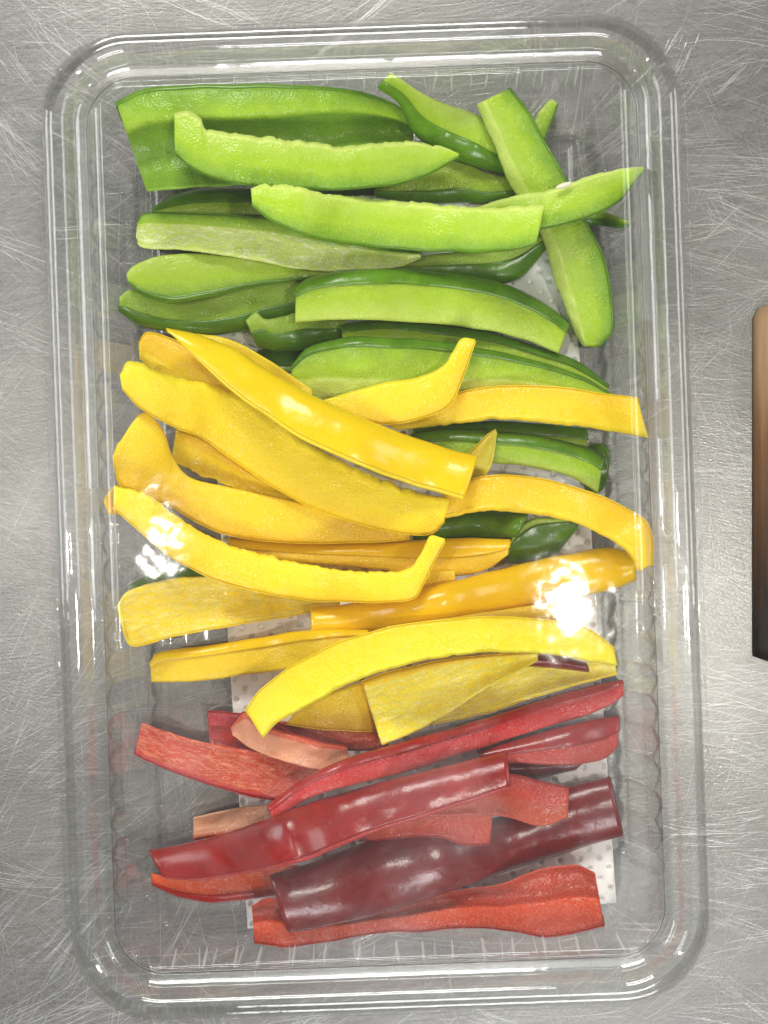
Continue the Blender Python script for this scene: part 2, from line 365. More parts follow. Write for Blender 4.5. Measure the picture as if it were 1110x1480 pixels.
# ------------------------------------------------------------------ absorbent pad with real holes
def make_pad():
    zt = .0026
    O = at(287, 300, zt); ex = at(820, 263, zt) - O; ey = at(358, 1342, zt) - O
    W, L = ex.length, ey.length; ex.normalize(); ey.normalize()
    p = 27.2 * K; nx = int(W / (p / 2)); ny = int(L / (p * .53)); cx, cy = W / nx, L / ny
    vs, fs = [], []
    r = .00066
    for j in range(ny):
        for i in range(nx):
            o_ = O + ex * (i + .5) * cx + ey * (j + .5) * cy
            def P(dx, dy, dz=0): 
                q = o_ + ex * dx + ey * dy; return (q.x, q.y, q.z + dz + .00015 * math.sin(q.x * 260) * math.cos(q.y * 190))
            hx, hy = cx / 2, cy / 2
            sq = [(hx, 0), (hx, hy), (0, hy), (-hx, hy), (-hx, 0), (-hx, -hy), (0, -hy), (hx, -hy)]
            b = len(vs); vs += [P(*q) for q in sq]
            if (i + j) % 2 == 0:
                for rad, dz in ((1.6, 0), (1.15, -.0003), (.85, -.00135)):
                    vs += [P(r * rad * math.cos(k * math.pi / 4), r * rad * math.sin(k * math.pi / 4), dz) for k in range(8)]
                for lv in range(3):
                    for k in range(8):
                        k2 = (k + 1) % 8; fs.append((b + 8 * lv + k, b + 8 * lv + k2, b + 8 * lv + 8 + k2, b + 8 * lv + 8 + k))
                fs.append(tuple(range(b + 24, b + 32)))
            else: fs.append(tuple(range(b, b + 8)))
    me = mesh('pad', vs, fs); bm = bmesh.new(); bm.from_mesh(me); bmesh.ops.remove_doubles(bm, verts=bm.verts, dist=1e-6); bmesh.ops.recalc_face_normals(bm, faces=bm.faces); bm.to_mesh(me); bm.free()
    o = link('absorbent_pad', me, PAD)
    tag(o, 'white perforated absorbent pad under the peppers on the tray base', 'pad')
    md = o.modifiers.new('felt', 'SOLIDIFY'); md.thickness = .0004; md.offset = -1
make_pad()

# ------------------------------------------------------------------ pepper strips
def resample(P, n):
    P = np.array(P, float); 
    # Catmull-Rom through the points, then equal arc length
    Q = np.vstack([2 * P[0] - P[1], P, 2 * P[-1] - P[-2]]); out = []
    for i in range(1, len(Q) - 2):
        p0, p1, p2, p3 = Q[i - 1], Q[i], Q[i + 1], Q[i + 2]
        for t in np.linspace(0, 1, 14, endpoint=False):
            out.append(.5 * (2 * p1 + (p2 - p0) * t + (2 * p0 - 5 * p1 + 4 * p2 - p3) * t * t + (3 * p1 - p0 - 3 * p2 + p3) * t ** 3))
    out.append(Q[-2]); out = np.array(out)
    d = np.r_[0, np.cumsum(np.hypot(*np.diff(out, axis=0).T))]
    s = np.linspace(0, d[-1], n)
    return np.c_[np.interp(s, d, out[:, 0]), np.interp(s, d, out[:, 1])]
HF = np.full((400, 300), .0028)          # height of the pile so far, one cell per 4 photo pixels
ZMAX = .0388
TINT0 = (1, 1, 1)
def zlid(q):
    p = at(q[0], q[1], .033); x, y = p.x - CC.x, p.y - CC.y
    c_, s_ = math.cos(-ROT), math.sin(-ROT); x, y = x * c_ - y * s_, x * s_ + y * c_
    d = min(HX - abs(x), HY - abs(y))
    return min(ZMAX, .0278 + max(0, d - .0095) / .0049 * .0088)
def zwall(q):
    p = at(q[0], q[1], .022); x, y = p.x - CC.x, p.y - CC.y
    c_, s_ = math.cos(-ROT), math.sin(-ROT); x, y = x * c_ - y * s_, x * s_ + y * c_
    d = min(HX - abs(x), HY - abs(y))
    if d > .0175: return 0
    return min(.030, .0266 - .0222 * (d - .0102) / .0073 + .0016)
COLNAME = {'g': 'green', 'y': 'yellow', 'r': 'red'}
count = [0]
def strip(c, label, A, B, zones, T=.008, tint=TINT0, sink=.55, fib=0.0, wav=5.5, stint=None, lift=0.0, hollow=0, fm=None):
    count[0] += 1; sd = count[0] * 13.7
    n = 64
    a = resample(A, n); n = int(min(120, max(40, np.sum(np.hypot(*np.diff(a, axis=0).T)) / 4.2)))
    a = resample(A, n); b = resample(B, n)
    d = b - a; wpx = np.hypot(d[:, 0], d[:, 1]); nrm = d / np.maximum(wpx, 1)[:, None]
    # wavy membrane edge
    s_ = np.linspace(0, 1, n); Lpx = np.sum(np.hypot(*np.diff((a + b) / 2, axis=0).T))
    def wob(k, amp, fr): return np.array([noise.noise(Vector((s_[i] * Lpx / fr + sd, k * 5.1, 0))) for i in range(n)]) * amp
    ea, eb = wob(1, 1.6, 40), wob(2, 1.6, 40)
    fade = np.minimum(1, np.minimum(s_, 1 - s_) * 8) * np.minimum(1, wpx / 40)
    if zones[0][0] == 'i': ea = ea + (wob(3, wav, 13) + wob(7, wav * .7, 6)) * (.25 + 1.3 * np.abs(wob(11, 1.6, 45)))
    if zones[-1][0] == 'i': eb = eb + (wob(4, wav, 13) + wob(8, wav * .7, 6)) * (.25 + 1.3 * np.abs(wob(12, 1.6, 45)))
    a = a + nrm * (ea * fade)[:, None]; b = b + nrm * (eb * fade)[:, None]
    wpx = np.hypot(*(b - a).T)
    wm = wpx.max() * K * .9
    Ts = T * np.clip(wpx / max(wpx.max() * .6, 1), .25, 1) ** .6
    # cross-section, A (s=0) to B (s=1)
    m = 23
    ss = np.r_[0, .035, np.linspace(.09, .91, m - 4), .965, 1]
    zs, acc = [], 0; tot = sum(f for _, f in zones)
    for k, f in zones: zs.append((k, acc / tot, (acc + f) / tot)); acc += f
    kinds = [k for k, _ in zones]
    if 's' in kinds: skinA = kinds.index('s') < len(kinds) / 2 if len(kinds) > 1 else None
    elif kinds[0] == 'i' and len(kinds) > 1: skinA = False
    elif kinds[-1] == 'i' and len(kinds) > 1: skinA = True
    else: skinA = False
    allskin = kinds == ['s']
    prof, inner, depth, isskin = [], [], [], []
    for s in ss:
        k, z0, z1 = [z for z in zs if s <= z[2] + 1e-6][0]; p = (s - z0) / max(z1 - z0, 1e-6)
        wz = (z1 - z0) * wm
        h = 0; inn = 0
        if k == 's':
            if allskin or (len(zs) == 3 and z0 > 0 and z1 < 1): h = .0042 * (math.sqrt(max(0, 1 - (2 * p - 1) ** 2 * .97)) - 1)
            else:
                q = 1 - p if z0 == 0 else p
                D = min(.0055, wz * .75); h = -D * (1 - math.sqrt(max(0, 1 - (q * .98) ** 2)))
        elif k == 'f':
            h = -.0004 * (2 * p - 1) ** 2 + .0003
        else:
            inn = 1
            if z1 - z0 > .42: h = -(hollow or min(.0024, wz * .2)) * math.sin(math.pi * min(1, max(0, p))) ** (.6 if hollow else 1)
            else:
                q = 1 - p if z0 == 0 else p; h = -min(.0025, wz * .8) * q ** 1.5
        if s in (0, 1): h -= .0006
        dp = s if skinA is not False else 1 - s
        if skinA is None: dp = .15
        if hollow and inn: dp = .02; inn = .05  # hollows take the near-skin colour: own hue plus painted-in shade
        prof.append(h); inner.append(inn); depth.append(dp); isskin.append(k == 's')
    # rest on the pile: the whole top surface has to clear what lies below it
    smp = list(range(0, m, 2)); prf = np.array(prof)
    req = np.zeros(n); ct = np.zeros((n, len(smp)), int).astype(object)
    tapv = np.minimum(1, wpx / (wpx.max() * .5))
    for i in range(n):
        for k_, j in enumerate(smp):
            q = a[i] + (b[i] - a[i]) * ss[j]
            iy, ix = min(max(int(q[1] / 4), 0), 399), min(max(int(q[0] / 4), 0), 299)
            ct[i, k_] = (iy, ix); req[i] = max(req[i], HF[iy, ix] - prf[j] * tapv[i])
    req = np.maximum(req, [max(zwall(a[i]), zwall(b[i])) - .0008 for i in range(n)])
    wn = max(3, n // 10); pad_ = np.pad(req, wn, mode='edge')
    env = np.array([pad_[i:i + 2 * wn + 1].max() for i in range(n)])
    env = np.convolve(np.pad(env, wn, mode='edge'), np.ones(2 * wn + 1) / (2 * wn + 1), 'valid')
    room = np.clip((ZMAX - env) * .35, .0008, .0030)
    zt = np.maximum(.0030 + T * .8, env + room + lift)
    x = np.linspace(-1, 1, n); fit = np.polyval(np.polyfit(x, zt, 2), x); zt = np.maximum(zt, fit * .6 + zt * .4)
    cap_ = np.array([min(zlid(a[i]), zlid(b[i])) + .0006 for i in range(n)])
    zt = np.minimum(zt, cap_)
    zt = np.convolve(np.pad(zt, 5, mode='edge'), np.ones(11) / 11, 'valid')
    zt = np.minimum(zt, cap_ + .0012)
    for i in range(n):
        for k_, j in enumerate(smp):
            c_ = ct[i, k_]; HF[c_] = max(HF[c_], zt[i] + prf[j] * tapv[i] + .0003)
    if zt.max() > ZMAX - .0005: print('HIGH', label, round(float(zt.max()), 4))
    lower = [(1.0, .35), (.985, .62), (.93, .85), (.8, .97), (.5, 1.0), (.2, .97), (.07, .85), (.015, .62), (0.0, .35)]
    M = m + len(lower)
    P0 = at(*((a[n // 2] + b[n // 2]) / 2), 0)
    vs, uvs, at_d, at_i = [], [], [], []
    st = [(-1, 0)] + [(i, 1) for i in range(n)] + [(n, 0)]
    arc = np.r_[0, np.cumsum(np.hypot(*np.diff((a + b) / 2, axis=0).T))] * K * 100
    for ii, full in st:
        i = min(max(ii, 0), n - 1); i2 = min(i + 1, n - 1); i1 = max(i - 1, 0)
        pa, pb = a[i], b[i]; dz = 0; sc = 1
        if not full:      # small rounded bevel at each cut end
            tdir = (a[i2] + b[i2] - a[i1] - b[i1]) / 2; tdir = tdir / max(np.hypot(*tdir), 1e-6) * (1.6 if ii == n else -1.6)
            c_ = (pa + pb) / 2; pa = c_ + (pa - c_) * .95 + tdir; pb = c_ + (pb - c_) * .95 + tdir; dz = -.0006; sc = .9
        tap = min(1, wpx[i] / (wpx.max() * .5))
        roll = .0007 * noise.noise(Vector((s_[i] * 3 + sd, 9, 0)))
        for j in range(M):
            if j < m: s, hh = ss[j], prof[j] * tap * sc
            else:
                s, fr = lower[j - m]; e = prof[m - 1] if s > .5 else prof[0]
                if s == .5: e = (prof[0] + prof[m - 1]) / 2
                hh = (e * (1 - fr) - Ts[i] * fr) * sc if fr > .5 else (min(e * tap - .0002, -Ts[i] * fr)) * sc
            q = pa + (pb - pa) * s
            z = zt[i] + hh + dz + roll * (s - .5) * 2
            pt = at(q[0], q[1], z)
            nz = noise.noise(Vector((pt.x * 150 + sd, pt.y * 150, z * 150))) * .0005 + noise.noise(Vector((pt.x * 500 + sd, pt.y * 500, z * 500))) * .00018
            if j < m and isskin[j]: nz *= .35
            if j < m and inner[j]: nz += noise.noise(Vector((pt.x * 320, pt.y * 320, sd))) * .0006
            pt.z += nz * tap
            vs.append((pt.x - P0.x, pt.y - P0.y, pt.z))
            uvs.append((arc[i], (s - .5) * wpx[i] * K * 100))
            if j < m: at_d.append(depth[j]); at_i.append(inner[j])
            else: at_d.append(max(0.0, .12) if (skinA is None) else (s if skinA else 1 - s)); at_i.append(0)
    ns = n + 2; fs = []
    skf = []
    skin_s = set()
    for j in range(M):
        k = (j + 1) % M
        for i in range(ns - 1): fs.append((i * M + j, (i + 1) * M + j, (i + 1) * M + k, i * M + k))
        if j < m - 1 and isskin[j] and isskin[j + 1]: skin_s.add(j)
        elif j >= m - 1:
            side = 'B' if j < m + 3 else ('A' if j >= m + 5 else '')
            if (skinA is None and side) or (skinA is True and side == 'A') or (skinA is False and side == 'B'): skin_s.add(j)
    fs.append(tuple(range(M))); fs.append(tuple(reversed([(ns - 1) * M + j for j in range(M)])))
    nm = COLNAME[c] + '_pepper_strip'
    root = empty(nm, (P0.x, P0.y, 0), label, 'pepper strip', COLNAME[c] + ' pepper strips in the tray')
    me = mesh('flesh', vs, fs)
    for nm_, dat in (('depth', at_d), ('inner', at_i), ('fibre', [fib * x for x in at_i])):
        at_ = me.attributes.new(nm_, 'FLOAT', 'POINT'); at_.data.foreach_set('value', dat)
    uvl = me.uv_layers.new(name='UVMap')
    li = np.zeros(len(me.loops), int); me.loops.foreach_get('vertex_index', li)
    uvl.data.foreach_set('uv', np.array(uvs)[li].ravel())
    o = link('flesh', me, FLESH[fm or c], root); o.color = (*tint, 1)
    bm = bmesh.new(); bm.from_mesh(me); bmesh.ops.recalc_face_normals(bm, faces=bm.faces); bm.to_mesh(me); bm.free()
    # skin: its own sheet, a little proud of the flesh
    if skin_s:
        vn = np.zeros(len(vs) * 3); me.vertices.foreach_get('normal', vn); vn = vn.reshape(-1, 3)
        va = np.array(vs) + vn * .00003
        idx = {}; sv, sf = [], []
        for i in range(ns - 1):
            for j in sorted(skin_s):
                k = (j + 1) % M; f = []
                for q in (i * M + j, (i + 1) * M + j, (i + 1) * M + k, i * M + k):
                    if q not in idx: idx[q] = len(sv); sv.append(tuple(va[q]))
                    f.append(idx[q])
                sf.append(tuple(f))
        ms = mesh('skin', sv, sf)
        # orient outward
        f0 = ms.polygons[0]; v0 = sf[0][0]
        q0 = [q for q, i_ in idx.items() if i_ == v0][0]
        if Vector(f0.normal).dot(Vector(vn[q0])) < 0: ms.flip_normals()
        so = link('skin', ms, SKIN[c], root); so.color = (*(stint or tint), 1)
        md = so.modifiers.new('skin', 'SOLIDIFY'); md.thickness = .00028; md.offset = 1
    return root

G, Y, RD = 'g', 'y', 'r'
s, f, i = 's', 'f', 'i'
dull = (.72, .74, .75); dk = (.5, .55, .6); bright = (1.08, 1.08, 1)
# ---- green, from the bottom of the pile upwards
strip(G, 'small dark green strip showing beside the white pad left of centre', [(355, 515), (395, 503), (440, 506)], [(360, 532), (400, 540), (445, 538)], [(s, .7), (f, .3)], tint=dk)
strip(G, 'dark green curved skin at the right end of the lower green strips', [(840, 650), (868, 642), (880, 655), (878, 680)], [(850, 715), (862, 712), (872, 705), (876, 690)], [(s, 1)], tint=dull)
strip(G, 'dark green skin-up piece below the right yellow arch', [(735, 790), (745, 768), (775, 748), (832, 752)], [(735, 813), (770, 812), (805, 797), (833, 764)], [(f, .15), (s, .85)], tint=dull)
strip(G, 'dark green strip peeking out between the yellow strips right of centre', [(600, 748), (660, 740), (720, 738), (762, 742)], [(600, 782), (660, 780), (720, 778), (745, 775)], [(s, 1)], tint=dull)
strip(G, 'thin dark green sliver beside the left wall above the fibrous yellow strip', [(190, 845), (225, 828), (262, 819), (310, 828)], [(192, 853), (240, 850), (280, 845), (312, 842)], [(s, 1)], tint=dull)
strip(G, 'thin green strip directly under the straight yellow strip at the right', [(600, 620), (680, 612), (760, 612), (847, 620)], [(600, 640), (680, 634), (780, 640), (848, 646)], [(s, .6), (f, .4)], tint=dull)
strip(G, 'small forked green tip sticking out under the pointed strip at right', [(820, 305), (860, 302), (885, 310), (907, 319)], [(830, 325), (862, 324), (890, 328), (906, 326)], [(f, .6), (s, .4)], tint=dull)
strip(G, 'narrow pale green tip poking out behind the upright strip', [(768, 185), (780, 160), (795, 144), (804, 148)], [(785, 205), (794, 182), (801, 165), (805, 152)], [(f, 1)], T=.005)
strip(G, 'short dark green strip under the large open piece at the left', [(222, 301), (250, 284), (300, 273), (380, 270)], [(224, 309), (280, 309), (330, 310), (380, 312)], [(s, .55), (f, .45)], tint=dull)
strip(G, 'green strip with a pale pointed end left of the upright strip', [(540, 255), (610, 240), (662, 231), (700, 248), (738, 257)], [(545, 285), (610, 292), (660, 292), (705, 291), (745, 284)], [(f, .68), (s, .32)], tint=(.85, .85, .85))
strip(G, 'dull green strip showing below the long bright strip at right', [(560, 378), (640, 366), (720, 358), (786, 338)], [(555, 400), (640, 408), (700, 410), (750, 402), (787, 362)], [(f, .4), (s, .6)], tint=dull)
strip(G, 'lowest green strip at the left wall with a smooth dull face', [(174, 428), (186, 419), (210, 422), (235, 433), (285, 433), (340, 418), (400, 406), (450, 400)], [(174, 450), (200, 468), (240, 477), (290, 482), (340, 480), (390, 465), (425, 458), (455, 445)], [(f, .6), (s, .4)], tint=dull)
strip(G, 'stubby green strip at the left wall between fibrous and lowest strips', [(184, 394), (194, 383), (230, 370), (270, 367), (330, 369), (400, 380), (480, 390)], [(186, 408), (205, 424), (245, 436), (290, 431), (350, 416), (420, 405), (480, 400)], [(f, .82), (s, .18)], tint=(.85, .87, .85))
strip(G, 'green strip with white fibrous inner face at the left', [(200, 320), (212, 309), (270, 309), (350, 313), (420, 322), (500, 342), (560, 358), (608, 366)], [(198, 345), (206, 358), (260, 362), (310, 367), (380, 379), (450, 391), (520, 390), (575, 386), (606, 374)], [(f, .3), (i, .7)], fib=1, tint=(.92, .92, .92), wav=1)
strip(G, 'large open green piece at top left with a hollow dark interior', [(169, 148), (208, 130), (270, 124), (400, 123), (500, 130), (560, 146), (597, 170)], [(214, 277), (280, 271), (360, 266), (430, 252), (500, 228), (560, 212), (595, 206)], [(s, .07), (f, .27), (i, .66)], T=.0125, wav=1, hollow=.008)
strip(G, 'green strip at top middle sloping down behind the upright strip', [(566, 105), (600, 128), (640, 149), (690, 166), (712, 190), (728, 212)], [(548, 127), (578, 150), (598, 190), (640, 220), (690, 240), (736, 252)], [(f, .5), (s, .5)])
strip(G, 'pale green strip with a ragged upper edge lying on the open piece', [(253, 163), (272, 160), (290, 170), (299, 187), (340, 194), (420, 202), (500, 211), (540, 207), (600, 206), (640, 212), (661, 221)], [(254, 222), (275, 240), (310, 257), (360, 267), (430, 272), (520, 271), (580, 264), (630, 245), (662, 226)], [(i, .1), (f, .9)], tint=(1, 1, 1), lift=.001)
strip(G, 'upright green strip at right with a grainy cut face', [(689, 152), (705, 190), (722, 232), (738, 268), (760, 300), (780, 335), (792, 370), (803, 410), (818, 450), (832, 484), (842, 499)], [(738, 129), (765, 166), (790, 210), (814, 252), (833, 295), (852, 330), (870, 365), (881, 410), (886, 450), (884, 480), (866, 501)], [(i, .26), (f, .66), (s, .08)], tint=(.88, .9, .9), wav=1)
strip(G, 'pointed green strip crossing over the upright strip to the right wall', [(680, 302), (740, 284), (790, 275), (830, 262), (870, 249), (900, 243), (928, 241)], [(690, 334), (780, 330), (820, 322), (865, 307), (895, 288), (915, 265), (930, 247)], [(i, .1), (f, .9)], tint=(.95, .95, .95), wav=2)
strip(G, 'longest bright green strip in the middle with ragged upper edge', [(364, 272), (385, 265), (430, 270), (470, 279), (530, 286), (600, 292), (650, 298), (700, 300), (750, 298), (786, 296)], [(366, 297), (390, 316), (430, 335), (480, 348), (550, 357), (620, 362), (700, 363), (745, 359), (774, 352)], [(i, .13), (f, .82), (s, .05)], tint=bright, lift=.002)
strip(G, 'short green piece with a dry beige tip under the thick strip', [(356, 462), (370, 451), (384, 461), (410, 457), (440, 452), (505, 465)], [(374, 500), (400, 507), (440, 505), (480, 496), (508, 486)], [(f, .45), (s, .55)], tint=dull)
strip(G, 'thin green strip right behind the lowest thick green arch', [(495, 470), (560, 462), (640, 470), (720, 485), (780, 504), (835, 524), (878, 556)], [(497, 500), (560, 500), (640, 508), (720, 518), (780, 532), (830, 548), (875, 566)], [(s, .4), (f, .6)], tint=dull)
strip(G, 'thick green strip with dark skin along its upper side', [(429, 415), (450, 402), (500, 393), (580, 390), (650, 396), (720, 409), (770, 430), (800, 450), (821, 468)], [(428, 466), (470, 463), (540, 463), (600, 466), (660, 471), (715, 480), (765, 493), (806, 511)], [(s, .3), (f, .7)])
strip(G, 'arched green strip partly covered by the short yellow hook', [(423, 528), (448, 503), (500, 489), (570, 490), (650, 497), (730, 512), (800, 530), (850, 550), (887, 572)], [(424, 562), (450, 574), (520, 584), (600, 584), (680, 576), (750, 572), (820, 574), (886, 580)], [(s, .16), (f, .44), (i, .4)], wav=1, tint=(.9, .9, .9))
strip(G, 'dark backed green strip with a cut end below the straight yellow strip', [(595, 628), (650, 621), (720, 625), (790, 634), (850, 648), (872, 660)], [(600, 665), (690, 668), (760, 674), (820, 687), (863, 712)], [(s, .4), (f, .6)], tint=(.8, .82, .82))
# ---- yellow
yd = (.92, .90, .9)
strip(Y, 'tiny yellow tip squeezed against the left wall', [(150, 722), (164, 704), (200, 690)], [(158, 742), (176, 740), (205, 728)], [(f, 1)], tint=yd)
strip(Y, 'short yellow piece under the two long curves at left', [(256, 622), (300, 636), (360, 678), (440, 712)], [(249, 666), (300, 692), (370, 720), (440, 735)], [(f, .4), (i, .6)], tint=yd)
strip(Y, 'broad yellow end standing at the upper left of the yellow pile', [(202, 495), (214, 481), (250, 491), (300, 518), (350, 552), (390, 590)], [(203, 520), (230, 548), (280, 568), (330, 590), (380, 615)], [(f, .6), (i, .4)], tint=(.95, .88, .9), wav=1)
strip(Y, 'thin yellow edge lying behind the long smooth diagonal strip', [(285, 482), (330, 489), (380, 515), (450, 562)], [(300, 510), (350, 530), (400, 565), (450, 592)], [(f, 1)], tint=yd)
strip(Y, 'orange yellow strip passing under the hooked strip to the right', [(330, 778), (420, 784), (520, 786), (600, 782), (680, 779), (736, 781)], [(340, 805), (450, 815), (540, 822), (600, 830), (665, 832), (705, 822), (733, 803)], [(s, .5), (f, .5)], tint=(.92, .84, .9))
strip(Y, 'stubby yellow end just below the tip of the hooked strip', [(560, 832), (610, 828), (657, 824)], [(565, 858), (610, 854), (656, 842)], [(f, 1)], tint=yd)
strip(Y, 'yellow strip with white fibrous inner face at left wall', [(169, 875), (186, 854), (240, 838), (300, 833), (360, 840), (430, 857), (490, 870)], [(180, 915), (194, 933), (250, 919), (320, 906), (400, 892), (450, 884), (490, 880)], [(i, 1)], fib=1, tint=(1.03, 1.03, 1), wav=1)
strip(Y, 'broad bent yellow strip leaning on the left wall', [(172, 640), (206, 596), (236, 622), (250, 660), (275, 690), (330, 704), (400, 719), (470, 737), (540, 755), (592, 769)], [(164, 660), (174, 700), (205, 722), (240, 728), (290, 757), (340, 775), (420, 783), (520, 784), (591, 779)], [(f, 1)])
strip(Y, 'straight yellow strip reaching the right wall, upper one', [(565, 616), (640, 576), (700, 561), (760, 558), (820, 562), (880, 571), (920, 576)], [(575, 622), (650, 614), (720, 606), (780, 612), (840, 617), (900, 626), (936, 633)], [(f, .86), (i, .14)], wav=2)
strip(Y, 'short yellow hook lying across the green arch', [(455, 582), (540, 556), (600, 545), (638, 531), (654, 508), (667, 489), (685, 490)], [(450, 600), (510, 606), (560, 612), (600, 606), (648, 586), (668, 545), (686, 494)], [(i, .1), (f, .9)], tint=(1.03, 1.1, 1), wav=1, lift=.002)
strip(Y, 'small greenish yellow tip beside the end of the smooth diagonal strip', [(640, 690), (682, 652), (703, 631), (716, 622)], [(665, 700), (698, 690), (712, 665), (718, 628)], [(f, .4), (i, .6)], tint=(.62, .72, 1.5), wav=1)
strip(Y, 'long orange yellow strip with glossy skin crossing below the centre', [(452, 880), (520, 872), (600, 855), (680, 835), (760, 815), (830, 800), (880, 793), (914, 800)], [(452, 926), (500, 923), (580, 909), (660, 894), (740, 880), (820, 864), (880, 852), (917, 838)], [(s, 1)], tint=(.96, .86, .9))
strip(Y, 'arched yellow strip bending down at the right wall', [(620, 732), (680, 694), (740, 688), (800, 697), (860, 715), (908, 737), (935, 756), (943, 782), (942, 816)], [(630, 752), (700, 739), (760, 742), (820, 753), (865, 771), (895, 788), (912, 806), (920, 824)], [(f, .86), (i, .14)], wav=2)
strip(Y, 'long curved yellow strip with ragged edge from left to centre', [(174, 540), (184, 523), (206, 525), (232, 539), (300, 555), (350, 574), (390, 597), (440, 638), (490, 664), (530, 684), (570, 699), (610, 714), (649, 720)], [(178, 562), (205, 590), (250, 615), (300, 637), (350, 673), (400, 706), (450, 733), (520, 757), (580, 770), (622, 771), (640, 755)], [(i, .12), (f, .88)], lift=.001, tint=(1.05, 1.05, 1))
strip(Y, 'smooth wide yellow strip lying diagonally, skin side up', [(242, 476), (290, 486), (345, 510), (400, 545), (470, 582), (560, 620), (640, 648), (688, 660)], [(246, 482), (285, 519), (340, 570), (400, 612), (440, 637), (500, 665), (570, 692), (640, 714), (668, 722)], [(s, .93), (f, .07)], tint=(.98, .98, 1), lift=.002)
strip(Y, 'hooked yellow strip with upturned right tip and ragged edge', [(166, 702), (212, 714), (240, 734), (290, 769), (340, 790), (400, 806), (480, 822), (550, 826), (594, 818), (612, 792), (622, 774), (641, 778)], [(166, 735), (215, 778), (260, 812), (320, 840), (400, 860), (480, 869), (560, 869), (598, 864), (612, 842), (630, 805), (642, 783)], [(i, .12), (f, .88)], tint=(1.02, 1.04, 1), lift=.002)
strip(Y, 'short smooth yellow strip with squared end left of the arch', [(219, 956), (233, 943), (300, 934), (380, 922), (450, 912), (530, 912)], [(220, 986), (280, 985), (350, 976), (420, 966), (480, 950), (535, 930)], [(s, .3), (f, .7)], tint=(.93, .9, .9))
strip(Y, 'thin golden sliver between the orange yellow strip and lower arch', [(560, 905), (680, 888), (810, 868)], [(560, 920), (700, 905), (812, 895)], [(f, 1)], tint=(.7, .62, .6))
# ---- red and yellow mixed at the lower end
ro = (1.25, 2.4, 1)
strip(RD, 'bright orange red strip peeking out under the yellow arch', [(395, 1040), (450, 1048), (500, 1055), (560, 1060)], [(400, 1055), (440, 1070), (500, 1083), (560, 1082)], [(f, 1)], tint=ro, lift=.008)
strip(RD, 'dark red end standing behind the beige faced strip', [(302, 1028), (350, 1032), (400, 1045), (460, 1080)], [(305, 1082), (350, 1094), (400, 1106), (460, 1115)], [(f, .3), (i, .7)], tint=(.8, .8, 1), wav=1)
strip(RD, 'red strip with pink fibrous inside and orange end at left wall', [(207, 1044), (240, 1057), (300, 1074), (360, 1084), (400, 1094), (440, 1106), (470, 1115)], [(196, 1090), (215, 1100), (260, 1118), (310, 1135), (360, 1149), (405, 1156), (450, 1150)], [(i, .9), (f, .1)], fib=1, wav=1)
strip(RD, 'orange edged red strip with beige spongy face below yellow arch', [(334, 1050), (354, 1029), (378, 1048), (430, 1064), (500, 1080)], [(338, 1064), (370, 1086), (430, 1106), (470, 1113), (505, 1100)], [(f, .22), (i, .78)], fm='b', wav=1)
strip(Y, 'shaded yellow piece tucked beneath the lower arch', [(425, 1032), (480, 1000), (530, 985), (570, 985)], [(415, 1046), (460, 1053), (510, 1056), (575, 1056)], [(f, 1)], tint=(.97, .95, .9))
strip(Y, 'faint yellow strip with fibrous face beside the right red strips', [(650, 1000), (770, 958), (830, 955), (888, 960)], [(625, 1046), (700, 1030), (780, 1004), (850, 984), (890, 974)], [(i, 1)], fib=1, tint=(.97, .95, 1), wav=1)
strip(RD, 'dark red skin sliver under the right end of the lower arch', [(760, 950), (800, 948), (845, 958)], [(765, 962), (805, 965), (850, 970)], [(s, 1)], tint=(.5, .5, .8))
strip(RD, 'pale ended red strip with beige flesh at the left', [(281, 1181), (330, 1170), (400, 1160)], [(281, 1213), (330, 1207), (410, 1190)], [(i, .8), (f, .2)], fm='b', wav=1)
strip(RD, 'dark red strip under the right red pieces', [(725, 1098), (790, 1098), (845, 1096)], [(730, 1124), (770, 1124), (830, 1112)], [(s, 1)], tint=(.35, .4, .6))
strip(RD, 'short dark red strip with square end at the right', [(690, 1085), (760, 1066), (820, 1050), (870, 1040), (893, 1035)], [(710, 1105), (760, 1104), (820, 1106), (870, 1098), (892, 1081)], [(s, .5), (f, .5)], tint=(.75, .8, 1))
strip(RD, 'orange red strip below the wine red diagonal at lower left', [(220, 1262), (260, 1268), (330, 1258), (430, 1250)], [(222, 1279), (260, 1295), (310, 1303), (360, 1298), (430, 1288)], [(f, .75), (s, .25)], tint=(1.15, 1.3, 1))
strip(RD, 'bottom red strip with grainy orange red cut face', [(365, 1308), (392, 1297), (440, 1315), (500, 1318), (560, 1306), (640, 1288), (720, 1278), (775, 1258), (830, 1250), (858, 1260)], [(370, 1362), (420, 1367), (480, 1359), (540, 1348), (600, 1345), (680, 1340), (740, 1344), (785, 1353), (830, 1348), (872, 1338)], [(i, .48), (f, .52)], wav=1, tint=(1.1, 1.5, 1), hollow=.0035, stint=(.9, .9, .9))
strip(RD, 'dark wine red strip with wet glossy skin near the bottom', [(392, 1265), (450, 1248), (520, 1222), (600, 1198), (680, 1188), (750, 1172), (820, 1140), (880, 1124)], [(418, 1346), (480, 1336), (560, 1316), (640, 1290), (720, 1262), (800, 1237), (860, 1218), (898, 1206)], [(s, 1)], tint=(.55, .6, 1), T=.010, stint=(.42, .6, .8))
strip(RD, 'short red flesh strip lying over the wine red strip', [(520, 1190), (620, 1172), (680, 1166), (711, 1175)], [(520, 1215), (625, 1208), (670, 1220), (706, 1219)], [(f, 1)], tint=(1,1,1))
strip(RD, 'pinkish red strip end right of the long diagonal', [(620, 1145), (720, 1120), (780, 1130), (821, 1138)], [(620, 1180), (720, 1180), (780, 1195), (819, 1182)], [(f, .5), (i, .5)], tint=(.85, 1, 1.1), wav=1)
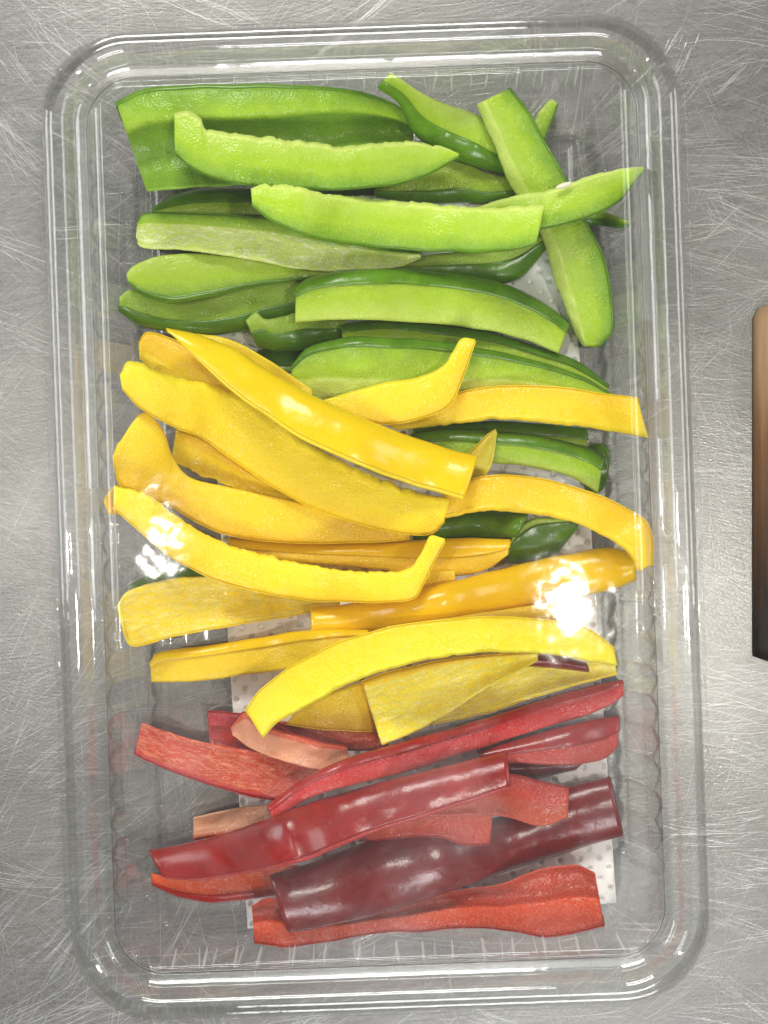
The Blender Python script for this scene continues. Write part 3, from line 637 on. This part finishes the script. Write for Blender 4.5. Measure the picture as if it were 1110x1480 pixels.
strip(RD, 'long red diagonal strip with a cut face reaching the right wall', [(388, 1165), (440, 1126), (500, 1098), (560, 1080), (640, 1058), (720, 1034), (800, 1008), (860, 992), (898, 984)], [(396, 1186), (450, 1152), (520, 1132), (600, 1112), (680, 1086), (760, 1060), (840, 1036), (880, 1020), (900, 1006)], [(s, .35), (f, .65)], tint=(.95, .95, 1))
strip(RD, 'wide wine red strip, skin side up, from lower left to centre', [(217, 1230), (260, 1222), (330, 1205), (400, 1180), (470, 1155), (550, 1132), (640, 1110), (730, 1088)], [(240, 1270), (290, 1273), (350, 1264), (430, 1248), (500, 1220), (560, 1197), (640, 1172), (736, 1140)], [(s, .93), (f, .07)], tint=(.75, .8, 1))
strip(Y, 'broad yellow piece with fibrous inside and pointed lower corner', [(524, 985), (570, 970), (640, 955), (700, 948), (776, 944)], [(553, 1077), (600, 1057), (650, 1031), (700, 997), (776, 956)], [(f, .12), (i, .88)], fib=1, tint=(1.06, 1.06, 1), wav=1, lift=.001)
strip(Y, 'lower arched yellow strip with a smooth cut face', [(356, 1026), (380, 995), (430, 960), (490, 930), (560, 908), (640, 897), (720, 893), (800, 898), (850, 910), (886, 936)], [(381, 1066), (405, 1042), (450, 1018), (500, 990), (560, 968), (640, 950), (720, 943), (800, 946), (850, 956), (891, 962)], [(f, .9), (i, .1)], tint=(1.02, 1.13, 1), wav=1.5, lift=.002)

# ------------------------------------------------------------------ small things
def blob(name, loc, sx, sy, sz, rz, mat, label=None, cat=None, seg=14):
    bm = bmesh.new(); bmesh.ops.create_uvsphere(bm, u_segments=seg, v_segments=8, radius=1)
    for v in bm.verts:
        v.co += v.co * .18 * noise.noise(v.co * 1.7 + Vector(loc) * 900); v.co.x *= sx; v.co.y *= sy; v.co.z *= sz
    me = bpy.data.meshes.new(name); bm.to_mesh(me); bm.free()
    o = link(name, me, mat); o.location = loc; o.rotation_euler.z = rz
    if label: tag(o, label, cat)
    return o
def top(u, v): return HF[int(v / 4), int(u / 4)] + .0012
blob('pepper_seed', at(815, 268, top(815, 272)), .0022, .0007, .0006, R(18), SEED, 'pale cream seed sliver on the pointed green strip', 'seed')

# water drops clinging in the tray
bm = bmesh.new(); rr_ = random.Random(11)
spots = [(820, 160), (850, 180), (846, 205), (825, 190), (320, 972), (322, 982), (325, 1160), (250, 1310), (225, 1040), (228, 1080), (226, 1120), (222, 1150), (230, 1185), (880, 330), (890, 360), (870, 520), (850, 600), (890, 700)]
spots += [(rr_.uniform(150, 240), rr_.uniform(200, 1340)) for _ in range(80)] + [(rr_.uniform(830, 885), rr_.uniform(170, 1300)) for _ in range(80)] + [(rr_.uniform(230, 800), rr_.uniform(1345, 1365)) for _ in range(14)]
for (u, v) in spots:
    p = at(u, v, .0022); r = rr_.uniform(.0004, .0014) * rr_.uniform(.6, 1)
    before = len(bm.verts); res = bmesh.ops.create_uvsphere(bm, u_segments=10, v_segments=6, radius=r)
    for q in res['verts']:
        q.co.z *= .55; q.co.x *= rr_.uniform(.98, 1.02); q.co += p
me = bpy.data.meshes.new('water_droplets'); bm.to_mesh(me); bm.free()
o = link('water_droplets', me, WATER); o['kind'] = 'stuff'; o['label'] = 'small water droplets clinging to the clear tray base'; o['category'] = 'water'

# brown object of unknown kind, built as a bar at the right edge
def edge_bar():
    vs, fs = [], []; n, m = 40, 20
    y0, y1 = at(0, 968, .01).y, at(0, 425, .01).y
    yc = (y0 + y1) / 2; x0 = at(1097, 0, .003).x
    for k in range(n + 1):
        t_ = k / n; y = y0 + (y1 - y0) * t_ - yc
        e = min(1, min(t_ / .03, (1 - t_) / .06)); e = .7 + .3 * math.sqrt(max(0, 1 - (1 - e) ** 2))
        wd = .022 * e; ht = .008 * e
        for j in range(m):
            a = math.pi * j / (m - 1); c, s_ = math.cos(a), math.sin(a)
            vs.append((wd * math.copysign(abs(c) ** .9, c), y, .0002 + ht * s_ ** .9))
    for k in range(n):
        for j in range(m): fs.append((k * m + j, k * m + (j + 1) % m, (k + 1) * m + (j + 1) % m, (k + 1) * m + j))
    fs += [tuple(reversed(range(m))), tuple(n * m + j for j in range(m))]
    me = mesh('brown_bar', vs, fs); bm = bmesh.new(); bm.from_mesh(me); bmesh.ops.recalc_face_normals(bm, faces=bm.faces); bm.to_mesh(me); bm.free()
    o = link('brown_bar', me, mat_bar()); o.location = (x0 + .021, yc, 0)
    tag(o, 'brown bar on the steel cut off by the right edge, tan above, black below', 'edge_bar')
edge_bar()
